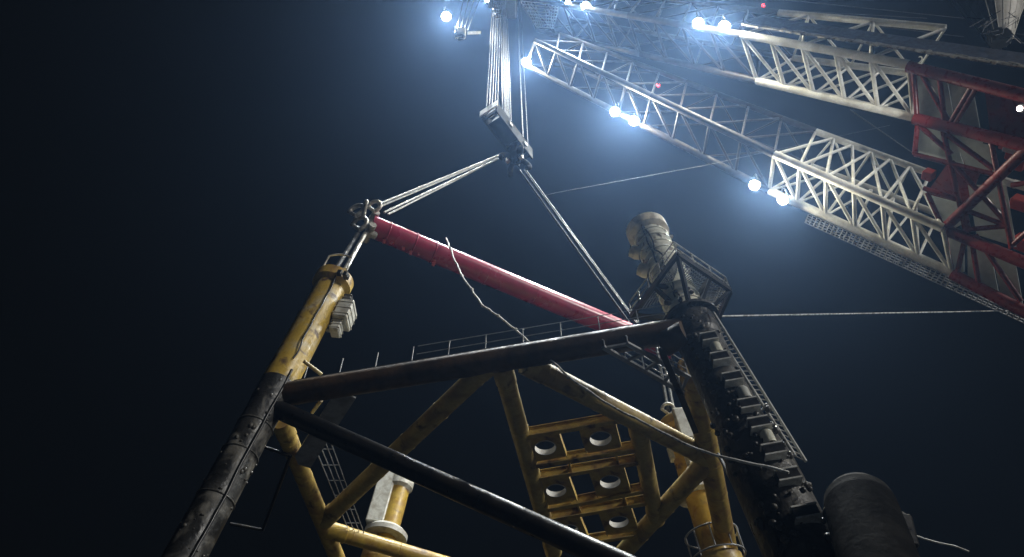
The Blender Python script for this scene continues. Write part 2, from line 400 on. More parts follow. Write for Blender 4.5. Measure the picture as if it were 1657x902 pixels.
for i in range(9):
    t_ = (i+.5)/9; p = lerp(lc, ldn, t_); ld.tube(p, p + V((-.45, .25, -.25)), .045, n=6)
ld.build('ladder', M['rail'], jk)
# step brackets on the leg
for i, (x, y, wpx) in enumerate(((1147, 552, 28), (1165, 584, 30), (1185, 617, 32), (1211, 660, 33), (1228, 691, 35), (1251, 734, 36), (1274, 775, 38), (1303, 835, 42))):
    c = onleg(x, y, 1.15 if i < 4 else 1.4); s_ = wpx/1183*(c - CAM).length*.9; b = MB()
    xx = V((1, -.12, .04)).normalized(); zz = -BAT['NR'].normalized(); yy = zz.cross(xx).normalized(); xx = yy.cross(zz)
    b.box(c, xx, yy, zz, s_*.94, .62, .34)
    pass
    o = b.build('step_bracket', M['black'], jk); b = MB(); b.box(c + zz*.24, xx, yy, zz, s_, .7, .07); b.box(c - zz*.22, xx, yy, zz, s_, .7, .07); b.build('highlit_shelf_plate', M['rail'], o)  # pale plate colour stands in for wet highlights on the black bracket edges
    if i in (1, 3, 5): MB().lathe(c + zz*.42 + xx*.1, zz, [(0, .26), (.55, .26), (.68, .18), (.70, 0)], 18).build('anode_cap', M['greybox'] if i == 3 else M['silver'], o)
# marine growth lumps and loose hoses low on the leg
gr = MB(); random.seed(3)
for i in range(150):
    z = random.uniform(17, 26) if i < 90 else random.uniform(26, 33); an = random.uniform(-2.9, -.75)
    c = leg('NR', z) + V((math.cos(an)*(1.40 if z < 25 else 1.08), math.sin(an)*(1.40 if z < 25 else 1.08), 0)); gr.sphere(c, random.uniform(.05, .17), (1, 1, random.uniform(.5, 1.4)), 7, 5)
tag(gr.build('marine_growth', M['crust'], jk), None, None, kind='stuff')
gn = MB()
for i in range(70):
    z = random.uniform(16, 31); an = random.uniform(-2.6, .6)
    c = leg('NL', z) + V((math.cos(an)*.87, math.sin(an)*.87, 0)); gn.sphere(c, random.uniform(.04, .13), (1, 1, random.uniform(.5, 1.4)), 7, 5)
for z in (30, 28.2, 26.5, 24):
    c = leg('NL', z); gn.torus(c, BAT['NL'], .89, .045)
tag(gn.build('marine_growth', M['crust'], jk), None, None, kind='stuff')
hs = MB(); hp = []
for i in range(60):
    z = ZL + 1.2 - i*.22; p = leg('NL', z) + V((.70, -.70, 0)); hp.append(wig(p, .10, .6))
hs.path(hp, .07); hs.build('hose', M['black'], jk)

# access platform round the top of the near right leg
ZP = leg_py('NR', 480)
pf = tag(bpy.data.objects.new('access_platform', None), None, None); col.objects.link(pf); pf.parent = jk
pc = leg('NR', ZP); pf.location = pc - V((0, 36, 0)); WORLD[pf.name] = pc
zk = lambda x, y, dz=0: atz(x, y, ZP) + up*dz
c1, c2, c3, c4 = zk(1096, 412), zk(1182, 470), zk(1160, 520), zk(1022, 512)
fr = MB()
for p, q in ((c1, c2), (c2, c3), (c3, c4), (c4, c1)): fr.bar(p, q, up, .16, .34)
m1, m2 = lerp(c1, c4, .52), lerp(c2, c3, .55)
fr.bar(lerp(c1, c4, .5), leg('NR', ZP) + V((.6, -.6, 0)), up, .14, .30); fr.bar(lerp(c1, c2, .62), leg('NR', ZP) + V((.9, .2, 0)), up, .14, .30)
fr.bar(lerp(c1, c2, .30), lerp(c3, c4, .25), up, .12, .26) if False else None
fr.build('platform_frame', M['black'], pf)
fl = MB()
def tri(a_, b_, c_, d_=None):
    ps = [a_, b_, c_] + ([d_] if d_ else []); n = len(ps)
    fl.add([p + up*.20 for p in ps] + [p + up*.24 for p in ps], [list(range(n))[::-1], list(range(n, 2*n))] + [[i, (i+1) % n, n+(i+1) % n, n+i] for i in range(n)])
pcn = leg('NR', ZP)
e = lambda a_, b_, t_: lerp(a_, b_, t_)
def grate(a_, b_, d_, c_, n, wd=.028):
    for i in range(n + 1): fl.bar(lerp(a_, b_, i/n) + up*.2, lerp(d_, c_, i/n) + up*.2, up, wd, .06)
    for i in range(1, 6): fl.bar(lerp(a_, d_, i/6) + up*.26, lerp(b_, c_, i/6) + up*.26, up, wd, .05)
grate(c1, c2, e(c1, pcn, .42), e(c2, pcn, .66), 18); grate(c1, e(c1, pcn, .42), c4, e(c4, pcn, .72), 9); grate(c2, c3, e(c2, pcn, .66), e(c3, pcn, .55), 14)
fl.build('platform_deck', M['grating'], pf)
pr = MB()
for p, q, n in ((c1, c2, 4), (c2, c3, 2), (c4, lerp(c4, c1, .42), 3), (lerp(c4, c1, .5), c1, 4)):
    for hh in (.55, 1.1): pr.tube(p + up*hh, q + up*hh, .035, n=6)
    for i in range(n): 
        k = lerp(p, q, i/(n-1)); pr.tube(k + up*.1, k + up*1.1, .035, n=6)
pr.build('railing', M['shackle'], pf)
ps = MB()
base = leg('NR', leg_py('NR', 530))
for q in (lerp(c1, c4, .5), lerp(c1, c2, .0), lerp(c1, c2, .62), c2): ps.bar(q, base + (q - base)*.10 + V((0, -.2, 0)), V((.3, -1, .1)), .16, .22)
ps.build('platform_strut', M['black'], pf)
MB().lathe(leg('NR', LTOP['NR']) + V((0, 0, .15)), -BAT['NR'], [(-.1, 1.0), (-.1, 1.42), (.1, 1.42), (.1, 1.0)], 40).build('leg_flange', M['crust'], jk)

# ------------------------------------------------------------------ pile lifting tools on the four legs
def pile(k, label, mats, pr_, zb, collar, kind):
    a = -BAT[k].normalized(); base = leg(k, zb); top = leg(k, ZT); ln = (top-base).length
    t = thing('lifting_pile', base, label, 'pile', 'pile tops standing in the jacket legs')
    b = MB().lathe(base, a, [(0, pr_), (ln*.33, pr_), (ln*.66, pr_), (ln - .5, pr_), (ln - .5, 0)], 40); b.build('pile_barrel', M[mats[0]], t)
    c = MB().lathe(top, a, [(-1.25, pr_), (-1.0, collar), (-.34, collar), (-.30, collar*.97), (-.30, 0)], 40); c.build('collar', M[mats[1]], t)
    x = V((1, 0, 0)); x = (x - a*x.dot(a)).normalized(); y = a.cross(x)
    return t, a, x, y, base, top, ln
def boxes(t, a, x, y, top, side, fwd, dn, sx, sy, sz, m, nm='control_box'):
    c = top - a*dn + x*side + y*fwd; b = MB().box(c, x, y, a, sx, sy, sz, .06)
    for k in (-.32, 0, .32): b.box(c + a*sz*k, x, y, a, sx + .08, sy + .08, .07, .02)
    for k in (-.3, .3): b.box(c - x*sx*.5 + a*sz*k - x*.12, x, y, a, .28, .16, .16, .02)
    b.build(nm, m, t)

t, a, x, y, base, top, ln = pile('NL', 'yellow stained pile top at the left, hanging under the left end of the spreader', ('wornyellow', 'yellow'), .92, LTOP['NL'] - .5, 1.20, 0)
boxes(t, a, x, y, top, 1.45, .45, 2.9, .9, 1.3, 1.5, M['greybox']); boxes(t, a, x, y, top, 1.35, .5, 4.0, .55, .8, .9, M['greybox'])
boxes(t, a, x, y, top, 1.25, .4, 1.8, .45, .7, .8, M['darkgrey'], 'bracket')
rg = MB().path([top + x*.9 - y*.9 + a*q for q in (-.4,)] + [top + x*(.9 - 1.5*i/6) - y*.95 + a*(.75 + .25*math.sin(i/6*math.pi)) for i in range(7)] + [top - x*.6 - y*.95 - a*.3], .06); rg.build('bumper_rail', M['shackle'], t)
for i in range(3): MB().box(top - a*.95 + (x*math.cos(.2 - .55*i) - y*math.sin(.9 + .3*i))*1.12, x, y, a, .28, .28, .36, .03).build('padeye', M['black'], t)
hh = MB().path([wig(top - a*(1 + .3*i) + (x*.55 - y*.93)*.98, .16, .8) for i in range(24)], .05); hh.build('hose', M['black'], t)

t, a, x, y, base, top, ln = pile('NR', 'wet grey pile top with cream cap, rising through the access platform on the right', ('silver', 'cream'), .95, LTOP['NR'] - .5, 1.20, 1)
for dn, sz in ((2.6, .8), (4.3, .85)):
    MB().lathe(top - a*dn - x*.9 + y*.1, -x*.8 + a*.6, [(0, .62*sz/1.4), (.3, .42), (.6, .36), (.61, 0)], 10).build('side_lug', M['cream'], t)
cb = MB(); random.seed(9)
for j in range(2):
    an = -2.2 + .25*j
    cb.path([wig(top - a*(.6 + .28*i) + (x*math.cos(an) + y*(math.sin(an)))*.97, .20, .9 + .15*j) for i in range(26)], random.uniform(.035, .06), 5)
rb0 = MB()
for j in range(11): rb0.torus(top - a*(1.5 + .62*j), a, .96, .06)
rb0.build('pile_ribs', M['silver'], t)
cb.build('cable_wrap', M['black'], t)
for j in range(6):
    MB().box(top - a*(.9 + .8*j) + x*1.0 - y*.3, x, y, a, .30, .2, .12).build('clamp', M['shackle'], t)

t, a, x, y, base, top, ln = pile('FL', 'far left ochre pile with tall light grey box and two ring flanges', ('yellow', 'greybox'), .78, LTOP['FL'] - .5, .98, 2)
MB().box(top - a*2.3 - x*1.05 - y*.15, x, y, a, 1.35, 1.35, 4.4, .08).build('control_box', M['greybox'], t)
MB().lathe(top - a*5.0 - x*.1, a, [(-.35, .8), (-.3, 1.62), (.05, 1.62), (.35, 1.3), (.4, .8)], 40).build('ring_flange', M['greybox'], t)
MB().box(top - a*6.7 + x*.75, x, y, a, .7, .8, 1.3, .06).build('bracket', M['ochre'], t)
MB().box(top + a*.7 + x*.1, x, y, a, .9, .3, .6, .05).build('padeye', M['shackle'], t)
t, a, x, y, base, top, ln = pile('FR', 'far right yellow pile with white boxes, slung from the hidden spreader end', ('yellow', 'yellow'), .92, LTOP['FR'] - 6, 1.12, 3)
MB().box(top - a*1.5 + x*.25 - y*1.05, x, y, a, 1.25, .9, 2.6, .08).build('control_box', M['greybox'], t)
MB().box(top - a*4.5 + x*.15 - y*1.0, x, y, a, 1.15, .9, 2.4, .08).build('control_box', M['greybox'], t)
MB().lathe(top - a*6.2, a, [(-.35, .95), (-.3, 1.5), (.05, 1.5), (.4, 1.3), (.45, .95)], 40).build('ring_flange', M['greybox'], t)
MB().box(top - a*3.0 - x*.98, x, y, a, .30, .6, 1.2, .05).build('bracket', M['greybox'], t)
fl2 = MB()
for z_ in (9.3, 10.8):
    c = top - a*z_; fl2.torus(c, a, 1.7, .06)
for i in range(10):
    an = i*.63; d = x*math.cos(an)*1.7 + y*math.sin(an)*1.7; fl2.tube(top - a*9.3 + d, top - a*10.8 + d, .05, n=6)
fl2.build('cage_rail', M['grating'], t)

# ------------------------------------------------------------------ spreader bar, hook block, slings
ZS = 48.0
SL = atz(600, 366, ZS); SRp = atz(1000, 532, ZS); SR = SL + (SRp - SL)*1.22
sa = (SR-SL).normalized(); ss = sa.cross(up).normalized()
sp = thing('spreader_bar', (SL+SR)/2, 'long pink red tubular spreader bar slung diagonally under the hook block', 'spreader bar')
sb = MB().lathe(SL, sa, [(0, 0), (0, .82), ((SR-SL).length*.3, .82), ((SR-SL).length*.6, .82), ((SR-SL).length, .82), ((SR-SL).length, 0)], 40); sb.build('bar', M['pink'], sp)
for t_ in (.36, .52, .68, .84): MB().torus(lerp(SL, SR, t_), sa, .82, .022, 32, 5).build('weld_seam', M['pink'], sp)
for t_ in (.05, .13, .19):
    MB().torus(lerp(SL, SR, t_), sa, .83, .05).build('clamp_band', M['pink'], sp)
for E_, sg in ((SL, 1), (SR, -1)):
    b = MB(); b.box(E_ + sa*sg*.15, sa, ss, up, .9, .5, 2.3, .1); b.tube(E_ - ss*.8 + up*.75, E_ + ss*.8 + up*.75, .28, n=18); b.tube(E_ - ss*.8 - up*.85, E_ + ss*.8 - up*.85, .28, n=18)
    b.build('end_lug', M['shackle'] if sg > 0 else M['pink'], sp)
for t_, hgt in ((.235, 1.35), (.80, 1.5), (.15, 1.0)):
    p = lerp(SL, SR, t_); MB().bar(p + up*.7, p + up*hgt, sa, .08, .22).build('guide_fin', M['pink'], sp)
random.seed(12)
for t_ in (.045, .07, .10, .125, .15, .20, .235):
    p = lerp(SL, SR, t_) - up*.78; k_ = random.uniform(.3, .95)
    MB().bar(p + up*.1, p - up*k_ + sa*random.uniform(-.15, .15), sa, .05, random.uniform(.08, .26)).build('strap', M['red'], sp)
for t_ in (.02, .10, .17):
    p = lerp(SL, SR, t_) - ss*(.75 if ss.y > 0 else -.75); MB().bar(p, p + sa*.5, up, .12, .06).build('pad', M['pink'], sp)

ZH = 70.0
h0, h1 = atz(795, 180, ZH), atz(848, 250, ZH)      # near and far ends of the block, along the top
ha = (h1-h0).normalized(); hs_ = ha.cross(up).normalized(); hl_ = (h1-h0).length
hb = thing('hook_block', (h0+h1)/2 - up*4, 'dark heavy lift hook block hanging from the bright hoist ropes', 'hook block')
fb = MB()
for s__ in (-.78, .78): fb.box((h0+h1)/2 + hs_*s__ - up*.4, ha, hs_, up, hl_ + .6, .16, 2.1, .05)
for t_ in (.0, .33, .66, 1.0): fb.box(lerp(h0, h1, t_) - up*.75, ha, hs_, up, .18, 1.7, .7, .03)
fb.box((h0+h1)/2 - up*1.05, ha, hs_, up, hl_*.80, 1.6, .10, .03)
fb.build('block_frame', M['matte'], hb)
MB().box(h0 - ha*.42 - up*.25, ha, hs_, up, .14, 2.1, 1.1, .04).build('end_plate', M['cream'], hb)
for j in range(7):
    c = lerp(h0, h1, .06 + .88*j/6); MB().lathe(c + up*.1 - ha*.08, ha, [(0, 0), (0, .8), (.05, .68), (.11, .68), (.16, .8), (.16, 0)], 24).build('sheave', M['darkgrey'], hb)
hc = lerp(h0, h1, .72) - up*1.3
MB().lathe(hc, -up, [(0, .55), (.9, .55), (1.2, .8), (1.9, .8), (2.2, .4)], 24).build('hook_shank', M['matte'], hb)
for an in (.4, 1.97, 3.54, 5.11):
    d = V((math.cos(an), math.sin(an), 0)); pts = [hc - up*1.7 + d*(1.5*math.sin(t_)) - up*(1.0*(1-math.cos(t_*1.0))) + up*(.0 if t_ < 1.5 else .5*(t_-1.5)) for t_ in [i*.28 for i in range(9)]]
    MB().path(pts, .26, 10).build('hook_horn', M['matte'], hb)
for d_, off in ((hs_*.95, .35), (hs_*.95, .8)):
    for sgn in (-1, 1):
        MB().box(lerp(h0, h1, off) + d_*sgn - up*.6, ha, hs_, up, .5, .14, .5, .03).build('latch_plate', M['shackle'], hb)
MB().box(lerp(h0, h1, .62) - up*1.1, ha, hs_, up, .12, 1.3, .3).build('cross_plate', M['shackle'], hb)
for sg in (-.7, .55):
    MB().box(hc - up*1.9 + ha*sg*.3 + hs_*sg, ha, hs_, up, .35, .4, .7, .05).build('keeper_plate', M['cream'], hb)

# hoist ropes from the boom head down to the block
TIP = aty(812, -15, 35.0)
def head_pt(p): return V((p.x*1.0 - .4, p.y + .3, TIP.z - .6))
grp = 'hoist ropes between boom head and hook block'
for j in range(8):
    t_ = -.10 + .23*(j//2)/3; p = lerp(h0, h1, t_) + hs_*(-.16 if j % 2 else .16)
    o = MB().tube(p + up*.2, head_pt(p) + V((.25, 0, 0)), .055, n=6).build('hoist_rope', M['rope']); tag(o, 'one of the bright parallel hoist ropes of the left fall above the hook block', 'rope', grp)
for j in range(8):
    t_ = .38 + .19*(j//2)/3; p = lerp(h0, h1, t_) + hs_*(-.16 if j % 2 else .16)
    o = MB().tube(p + up*.2, head_pt(p) + V((-.5, 0, 0)), .055, n=6).build('hoist_rope', M['rope']); tag(o, 'one of the bright parallel hoist ropes of the middle fall above the hook block', 'rope', grp)
for j, (t_, r_, lb) in enumerate(((.82, .055, 'thin single hoist rope just right of the middle rope fall'), (.98, .03, 'thinnest rightmost rope, dim, ending at the far end of the hook block'))):
    p = lerp(h0, h1, t_) + hs_*.6; o = MB().tube(p, head_pt(p), r_, n=6).build('hoist_rope', M['rope']); tag(o, lb, 'rope', grp)

# slings: hook to spreader
def sling(p, q, r, m, label, group, sag=0.0):
    pts = [lerp(p, q, i/12) - up*sag*math.sin(math.pi*i/12) for i in range(13)]
    o = MB().path(pts, r, 8).build('sling', m); return tag(o, label, 'sling', group)
hkL = toseg(806, 256, lerp(h0, h1, .5) - up*1.6 - hs_*3, lerp(h0, h1, .5) - up*1.6 + hs_*3); hkL = atz(806, 255, ZH - 1.8); hkR = atz(846, 276, ZH - 2.2)
for j, (dx, dy, ex, ey, lb) in enumerate(((0, -3, 612, 331, 'upper strand'), (0, -1, 616, 334, 'second strand'), (0, 2, 622, 344, 'third strand'), (-6, 5, 628, 347, 'lowest strand'))):
    p = atz(806 + dx, 255 + dy, ZH - 1.8); q = atz(ex, ey, ZS + .8)
    sling(p, q, .085, M['rope'], lb + ' of the pale slings from hook to left end of pink spreader', 'slings from hook to left spreader end')
for j, (dx, ex, ey, lb) in enumerate(((-5, 1000, 497, 'left strand'), (2, 1010, 497, 'middle strand'), (5, 1014, 499, 'right strand'))):
    p = atz(846 + dx, 276, ZH - 2.2); q0 = atz(ex, ey, ZS + 2.2); q = p + (q0 - p)*1.10
    sling(p, q, .10, M['darkrope'], lb + ' of the dark slings from hook to hidden right spreader end', 'slings from hook to right spreader end')
# spreader to piles
NLt = TOP['NL']; FRt = TOP['FR']
for j, (ex, lb) in enumerate(((-6, 'left leg'), (7, 'right leg'))):
    p = atz(579 + j*12, 378, ZS - 1.3); q = atz(550 + ex*1.2, 437, ZT + .7)
    sling(p, q, .16, M['darkrope'] if j == 0 else M['shackle'], lb + ' of the short sling between left spreader end and yellow pile', 'short slings over the left pile')
for j, (ex, lb) in enumerate(((-5, 'left leg'), (6, 'right leg'))):
    p = atz(1062 + j*8, 560, ZS - 1.0); q = atz(1085 + ex*.8, 664, ZT + .9)
    sling(p, q, .13, M['rope'], lb + ' of the short sling hanging beneath the walkway to the far right pile', 'short slings over the far right pile')
def shackle(c, ax, r, label, m='shackle'):
    t = thing('shackle', c, label, 'shackle', 'lifting shackles')
    a_ = V(ax).normalized(); MB().torus(c, a_, r, r*.30, 20, 8, -2.2, 2.2).build('bow', M[m], t)
    u = a_.orthogonal().normalized(); MB().tube(V(c) - u*r*.7 - a_.cross(u)*r*1.0, V(c) - u*r*.7 + a_.cross(u)*r*1.0, r*.26, n=10).build('pin', M[m], t)
shackle(atz(606, 334, ZS + .8), (.2, 1, .3), .46, 'round shackle on top of the left end of the pink spreader')
shackle(atz(590, 338, ZS + .4), (1, .4, .1), .52, 'grey shackle in the middle of the left spreader end cluster')
shackle(atz(577, 341, ZS + .3), (.3, 1, .1), .55, 'leftmost grey shackle of the left spreader end cluster')
shackle(atz(582, 362, ZS - .6), (.3, 1, .3), .55, 'lower shackle hanging beneath the left end of the pink spreader')
shackle(atz(1081, 662, ZT + .9), (.2, 1, .3), .42, 'bright shackle over the far right yellow pile')

# ------------------------------------------------------------------ the floating crane
cr = thing('floating_crane', (78, 32.5, 4), 'floodlit white lattice A frame crane boom with dark red base, leaning in from the right', 'crane')
BASE = dict(A=V((78, 21., 10)), B=V((78, 44., 10)))
TIPC = V((-1.6, 35, TIP.z))
def bframe(k):
    a = (BASE[k]-TIPC).normalized(); s = V((0, 0, 1)).cross(a).normalized(); n = a.cross(s); return a, s, n
def lace(b, P0, P1, Q0, Q1, n, r, kind='N', posts=True):
    for i in range(n + 1):
        p = lerp(P0, P1, i/n); q = lerp(Q0, Q1, i/n)
        if posts: b.tube(p, q, r, n=8, caps=False)
        if i < n:
            p2 = lerp(P0, P1, (i+1)/n); q2 = lerp(Q0, Q1, (i+1)/n)
            if kind in ('N', 'X'): b.tube(p, q2, r*.85, n=8, caps=False)
            if kind in ('Z', 'X'): b.tube(q, p2, r*.85, n=8, caps=False)
            if kind == 'W': b.tube(*((p, q2) if i % 2 else (q, p2)), r*.85, n=8, caps=False)
CH = {}
for k, w_, L0, M0, U0, L1, M1, U1, L2, M2, U2 in (
    ('A', 4.9, (1478, 190), (1470, 105), (1530, 46), (1225, 131), (1200, 56), (1260, 21), (868, 49), (850, -2), (905, -20)),
    ('B', 3.9, (1540, 441), (1525, 369), (1505, 281), (1245, 309), (1253, 250), (1320, 213), (852, 106), (866, 66), (905, 55))):
    a, s, n = bframe(k)
    mid = lerp(TIPC, BASE[k], .5)
    Pm = mid - s*w_/2; Pl = mid + s*w_/2
    g = lambda q, PP: onplane(q[0], q[1], PP, s)
    st = []
    for (l, m, u) in ((L0, M0, U0), (L1, M1, U1), (L2, M2, U2)):
        l_, m_, u_ = g(l, Pl), g(m, Pm), g(u, Pm); st.append((l_, m_, u_, l_ + (u_ - m_)))
    CH[k] = st
    leg_part = bpy.data.objects.new('boom_leg', None); col.objects.link(leg_part); leg_part.parent = cr
    leg_part.location = mid - WORLD[cr.name]; WORLD[leg_part.name] = mid
    leg_part['label'] = 'upper boom leg with walkway' if k == 'A' else 'lower boom leg'
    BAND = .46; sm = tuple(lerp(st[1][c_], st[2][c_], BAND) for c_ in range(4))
    for ci in range(4):
        r_ = .42 if ci < 2 else .36
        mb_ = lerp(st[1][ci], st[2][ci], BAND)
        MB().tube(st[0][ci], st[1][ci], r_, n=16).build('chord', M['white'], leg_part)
        MB().tube(st[1][ci], mb_, r_, r_*.88, n=16).build('chord', M['bandred'], leg_part); MB().tube(mb_, st[2][ci], r_*.88, r_*.7, n=16).build('chord', M['dimtip'], leg_part)
    b = MB()
    n1 = 5 if k == 'A' else 6
    lace(b, st[1][1], st[0][1], st[1][0], st[0][0], n1, .21, 'N')           # underside M-L
    lace(b, st[1][2], st[0][2], st[1][1], st[0][1], n1, .19, 'W' if k == 'A' else 'X', False)
    lace(b, st[1][2], st[0][2], st[1][3], st[0][3], n1, .15, 'W', False)
    lace(b, st[1][3], st[0][3], st[1][0], st[0][0], n1, .15, 'Z')
    for (S1, S2, mm, n2) in ((sm, st[1], 'bandred', 4), (st[2], sm, 'dimtip', 5)):
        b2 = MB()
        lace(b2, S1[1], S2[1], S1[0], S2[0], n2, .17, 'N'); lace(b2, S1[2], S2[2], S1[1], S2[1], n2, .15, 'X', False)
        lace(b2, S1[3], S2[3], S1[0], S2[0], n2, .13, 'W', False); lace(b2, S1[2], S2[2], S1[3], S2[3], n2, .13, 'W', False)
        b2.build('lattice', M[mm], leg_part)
    b.build('lattice', M['white'], leg_part)
# boom walkway along the upper edge of leg A, dark
stA, stB = CH['A'], CH['B']
aA, sA, nA = bframe('A')
w0, w1 = lerp(stA[1][1], stA[1][2], .30), lerp(stA[0][1], stA[0][2], .30)
wdir = (w1-w0)
bw = MB(); pA = w0 - sA*.7; pB = w0 + wdir*1.75 - sA*.7
bw.bar(pA, pB, sA, 2.6, .25); bw.build('boom_walkway', M['navy'], cr)
bt = MB(); random.seed(5)
for i in range(46):
    p = lerp(pA, pB, random.random()) - nA*random.uniform(1.2, 1.7) - sA*.2
    bt.box(p, aA, sA, nA, random.uniform(.3, 1.1), .18, random.uniform(.1, .3))
bt.bar(pA - nA*1.45 - sA*.2, pB - nA*1.45 - sA*.2, sA, .45, .1)
bt.build('boom_fittings', M['shackle'], cr)
# painted figure on the dark walkway's side
fc = bpy.data.curves.new('painted_figure', 'FONT'); fc.body = '2'; fc.size = 1.0; fc.extrude = .02; fc.align_x = 'CENTER'; fc.align_y = 'CENTER'
tmp = bpy.data.objects.new('tmp', fc); col.objects.link(tmp); bpy.context.view_layer.update()
dg = bpy.context.evaluated_depsgraph_get(); me = bpy.data.meshes.new_from_object(tmp.evaluated_get(dg)); bpy.data.objects.remove(tmp)
# ---- red base between the two legs
Pp0 = stA[0][1]; rn = (stB[0][0] - stA[0][1]).cross(stA[0][0] - stA[0][0] + aA).normalized()
RP = lambda x, y, d=0: onplane(x, y, Pp0 + rn*d, rn)
if (CAM - Pp0).dot(rn) < 0: rn = -rn
rb_ = bpy.data.objects.new('base_frame', None); col.objects.link(rb_); rb_.parent = cr; rb_.location = RP(1580, 300) - WORLD[cr.name]; WORLD[rb_.name] = RP(1580, 300)
rb_['label'] = 'dark red tubular base frame with grey panels'
big = [((1470, 108), (1700, 166)), ((1480, 192), (1700, 246)), ((1527, 371), (1700, 443)), ((1541, 444), (1720, 537)), ((1527, 371), (1700, 205))]
for i, (p, q) in enumerate(big):
    MB().tube(RP(*p), RP(*q), .55 if i != 4 else .48, n=16).build('main_tube', M['red'], rb_)
small = [((1478, 108), (1484, 192)), ((1486, 110), (1545, 215)), ((1520, 118), (1530, 215)), ((1530, 212), (1576, 135)), ((1537, 215), (1583, 138)),
         ((1485, 200), (1480, 250)), ((1480, 250), (1606, 282)), ((1526, 212), (1562, 372)), ((1490, 205), (1540, 250)), ((1532, 218), (1608, 274)),
         ((1540, 262), (1628, 360)), ((1604, 230), (1637, 402)), ((1527, 372), (1541, 444)), ((1562, 345), (1568, 376)), ((1560, 372), (1632, 366)),
         ((1562, 340), (1628, 365)), ((1563, 378), (1548, 446)), ((1571, 380), (1584, 462)), ((1578, 380), (1652, 488)), ((1495, 305), (1545, 322)),
         ((1637, 300), (1700, 290)), ((1640, 395), (1690, 350)), ((1500, 312), (1527, 371))]
for p, q in small: MB().tube(RP(*p), RP(*q), .23, n=12).build('brace_tube', M['red'], rb_)
def plate(pts, d, m, nm='panel', th=.08):
    ps = [RP(x, y, d) for x, y in pts]; n = len(ps); b = MB()
    b.add(ps + [p - rn*th for p in ps], [list(range(n)), list(range(n, 2*n))[::-1]] + [[i, n+i, n+(i+1) % n, (i+1) % n] for i in range(n)])
    return b.build(nm, m, rb_)
D_ = -1.6
for pts in (((1478, 112), (1531, 122), (1556, 262), (1486, 244)), ((1533, 123), (1572, 133), (1590, 232), (1551, 226)), ((1486, 204), (1540, 216), (1562, 272), (1486, 254)),
            ((1543, 222), (1604, 236), (1622, 290), (1566, 276)), ((1504, 316), (1556, 330), (1563, 360), (1532, 376)),
            ((1566, 300), (1628, 300), (1644, 400), (1580, 380)), ((1531, 380), (1560, 385), (1560, 440), (1543, 446)), ((1565, 388), (1602, 403), (1616, 476), (1566, 452)),
            ((1605, 404), (1642, 420), (1655, 494), (1619, 478))):
    plate(pts, D_, M['panel'])
for pts in (((1540, 255), (1590, 270), (1560, 345), (1500, 312)), ((1592, 135), (1720, 165), (1720, 240), (1604, 230))):
    plate(pts, -2.3, M['red'], 'red_plate')
for x0, y0 in ((1640, 232), (1648, 262), (1655, 330), (1660, 395), (1640, 250)):
    c = RP(x0, y0, -3); MB().box(c, aA, sA, nA, random.uniform(1, 2.2), random.uniform(.8, 1.4), random.uniform(.6, 1.4), .08).build('winch_cover', M['brightred'], rb_)
for x0, y0 in ((1636, 242), (1634, 296), (1650, 300)):
    c = RP(x0, y0, -2.4); MB().box(c, aA, sA, nA, 1.2, .6, .5, .05).build('winch_part', M['white'], rb_)
ep = MB(); c = RP(1503, 283, .2); ep.box(c, aA, sA, nA, .9, .9, .9, .06); ep.build('end_cap', M['brightred'], cr)
# figure
o = bpy.data.objects.new('painted_figure', me); me.materials.clear(); me.materials.append(M['white']); col.objects.link(o); o.parent = cr
q = onplane(1490, 98, pA - nA*1.32, nA); o.location = q - nA*.05 - WORLD[cr.name]
zax = -nA; xax = (aA - zax*aA.dot(zax)).normalized(); yax = zax.cross(xax)
o.rotation_euler = Matrix((xax, yax, zax)).transposed().to_euler()
# boom head with sheaves and the grating platform below it
hd = MB(); hd.box(TIPC + V((.6, 0, .9)), (1, 0, 0), (0, 1, 0), up, 3.4, 9, 1.4, .15); hd.box(TIPC + V((-1.6, 0, .5)), (1, 0, 0), (0, 1, 0), up, 1.2, 5.5, 1.0, .1); hd.build('boom_head', M['white'], cr)
for j in range(8): MB().lathe(TIPC + V((-.5, -3.5 + j, -.2)), (0, 1, 0), [(0, 0), (0, 1.0), (.2, .85), (.4, 1.0), (.4, 0)], 24).build('head_sheave', M['darkgrey'], cr)
gp0 = MB(); zg = 104.0
ga, gb, gc, gd = atz(842, 2, zg), atz(905, 8, zg), atz(896, 46, zg), atz(868, 44, zg)
for i in range(12):
    t_ = i/11
    if i in (5, 6): continue
    gp0.bar(lerp(ga, gb, t_), lerp(gd, gc, t_), up, .10, .10)
for i in range(9): gp0.bar(lerp(ga, gd, i/8), lerp(gb, gc, i/8), up, .07, .14)
gp0.build('head_grating', M['white'], cr)
aB, sB, nB = bframe('B')
bw2 = MB(); q0, q1 = lerp(stB[1][0], stB[0][0], .25) + sB*1.1, stB[0][0] + (stB[0][0] - stB[1][0])*.7 + sB*1.1
for k_ in (-.55, -.28, 0, .28, .55): bw2.bar(q0 + sB*k_, q1 + sB*k_, nB, .06, .14)
for i in range(60): bw2.bar(lerp(q0, q1, i/59) - sB*.55 - nB*.09, lerp(q0, q1, i/59) + sB*.55 - nB*.09, nB, .12, .05)
for i in range(30):
    p = lerp(q0, q1, i/29) + sB*.5; bw2.tube(p, p - nB*.0 + nB*1.1, .035, n=5)
bw2.tube(q0 + sB*.5 + nB*1.1, q1 + sB*.5 + nB*1.1, .035, n=6); bw2.build('boom_walkway', M['grating'], cr)
# thin upper stays
for (x0, y0, x1, y1) in ((870, -6, 1500, 30), (900, -20, 1560, 60), (980, -30, 1560, 30)):
    MB().tube(aty(x0, y0, 40), aty(x1, y1, 52), .06, n=6).build('stay_wire', M['darkrope'], cr)

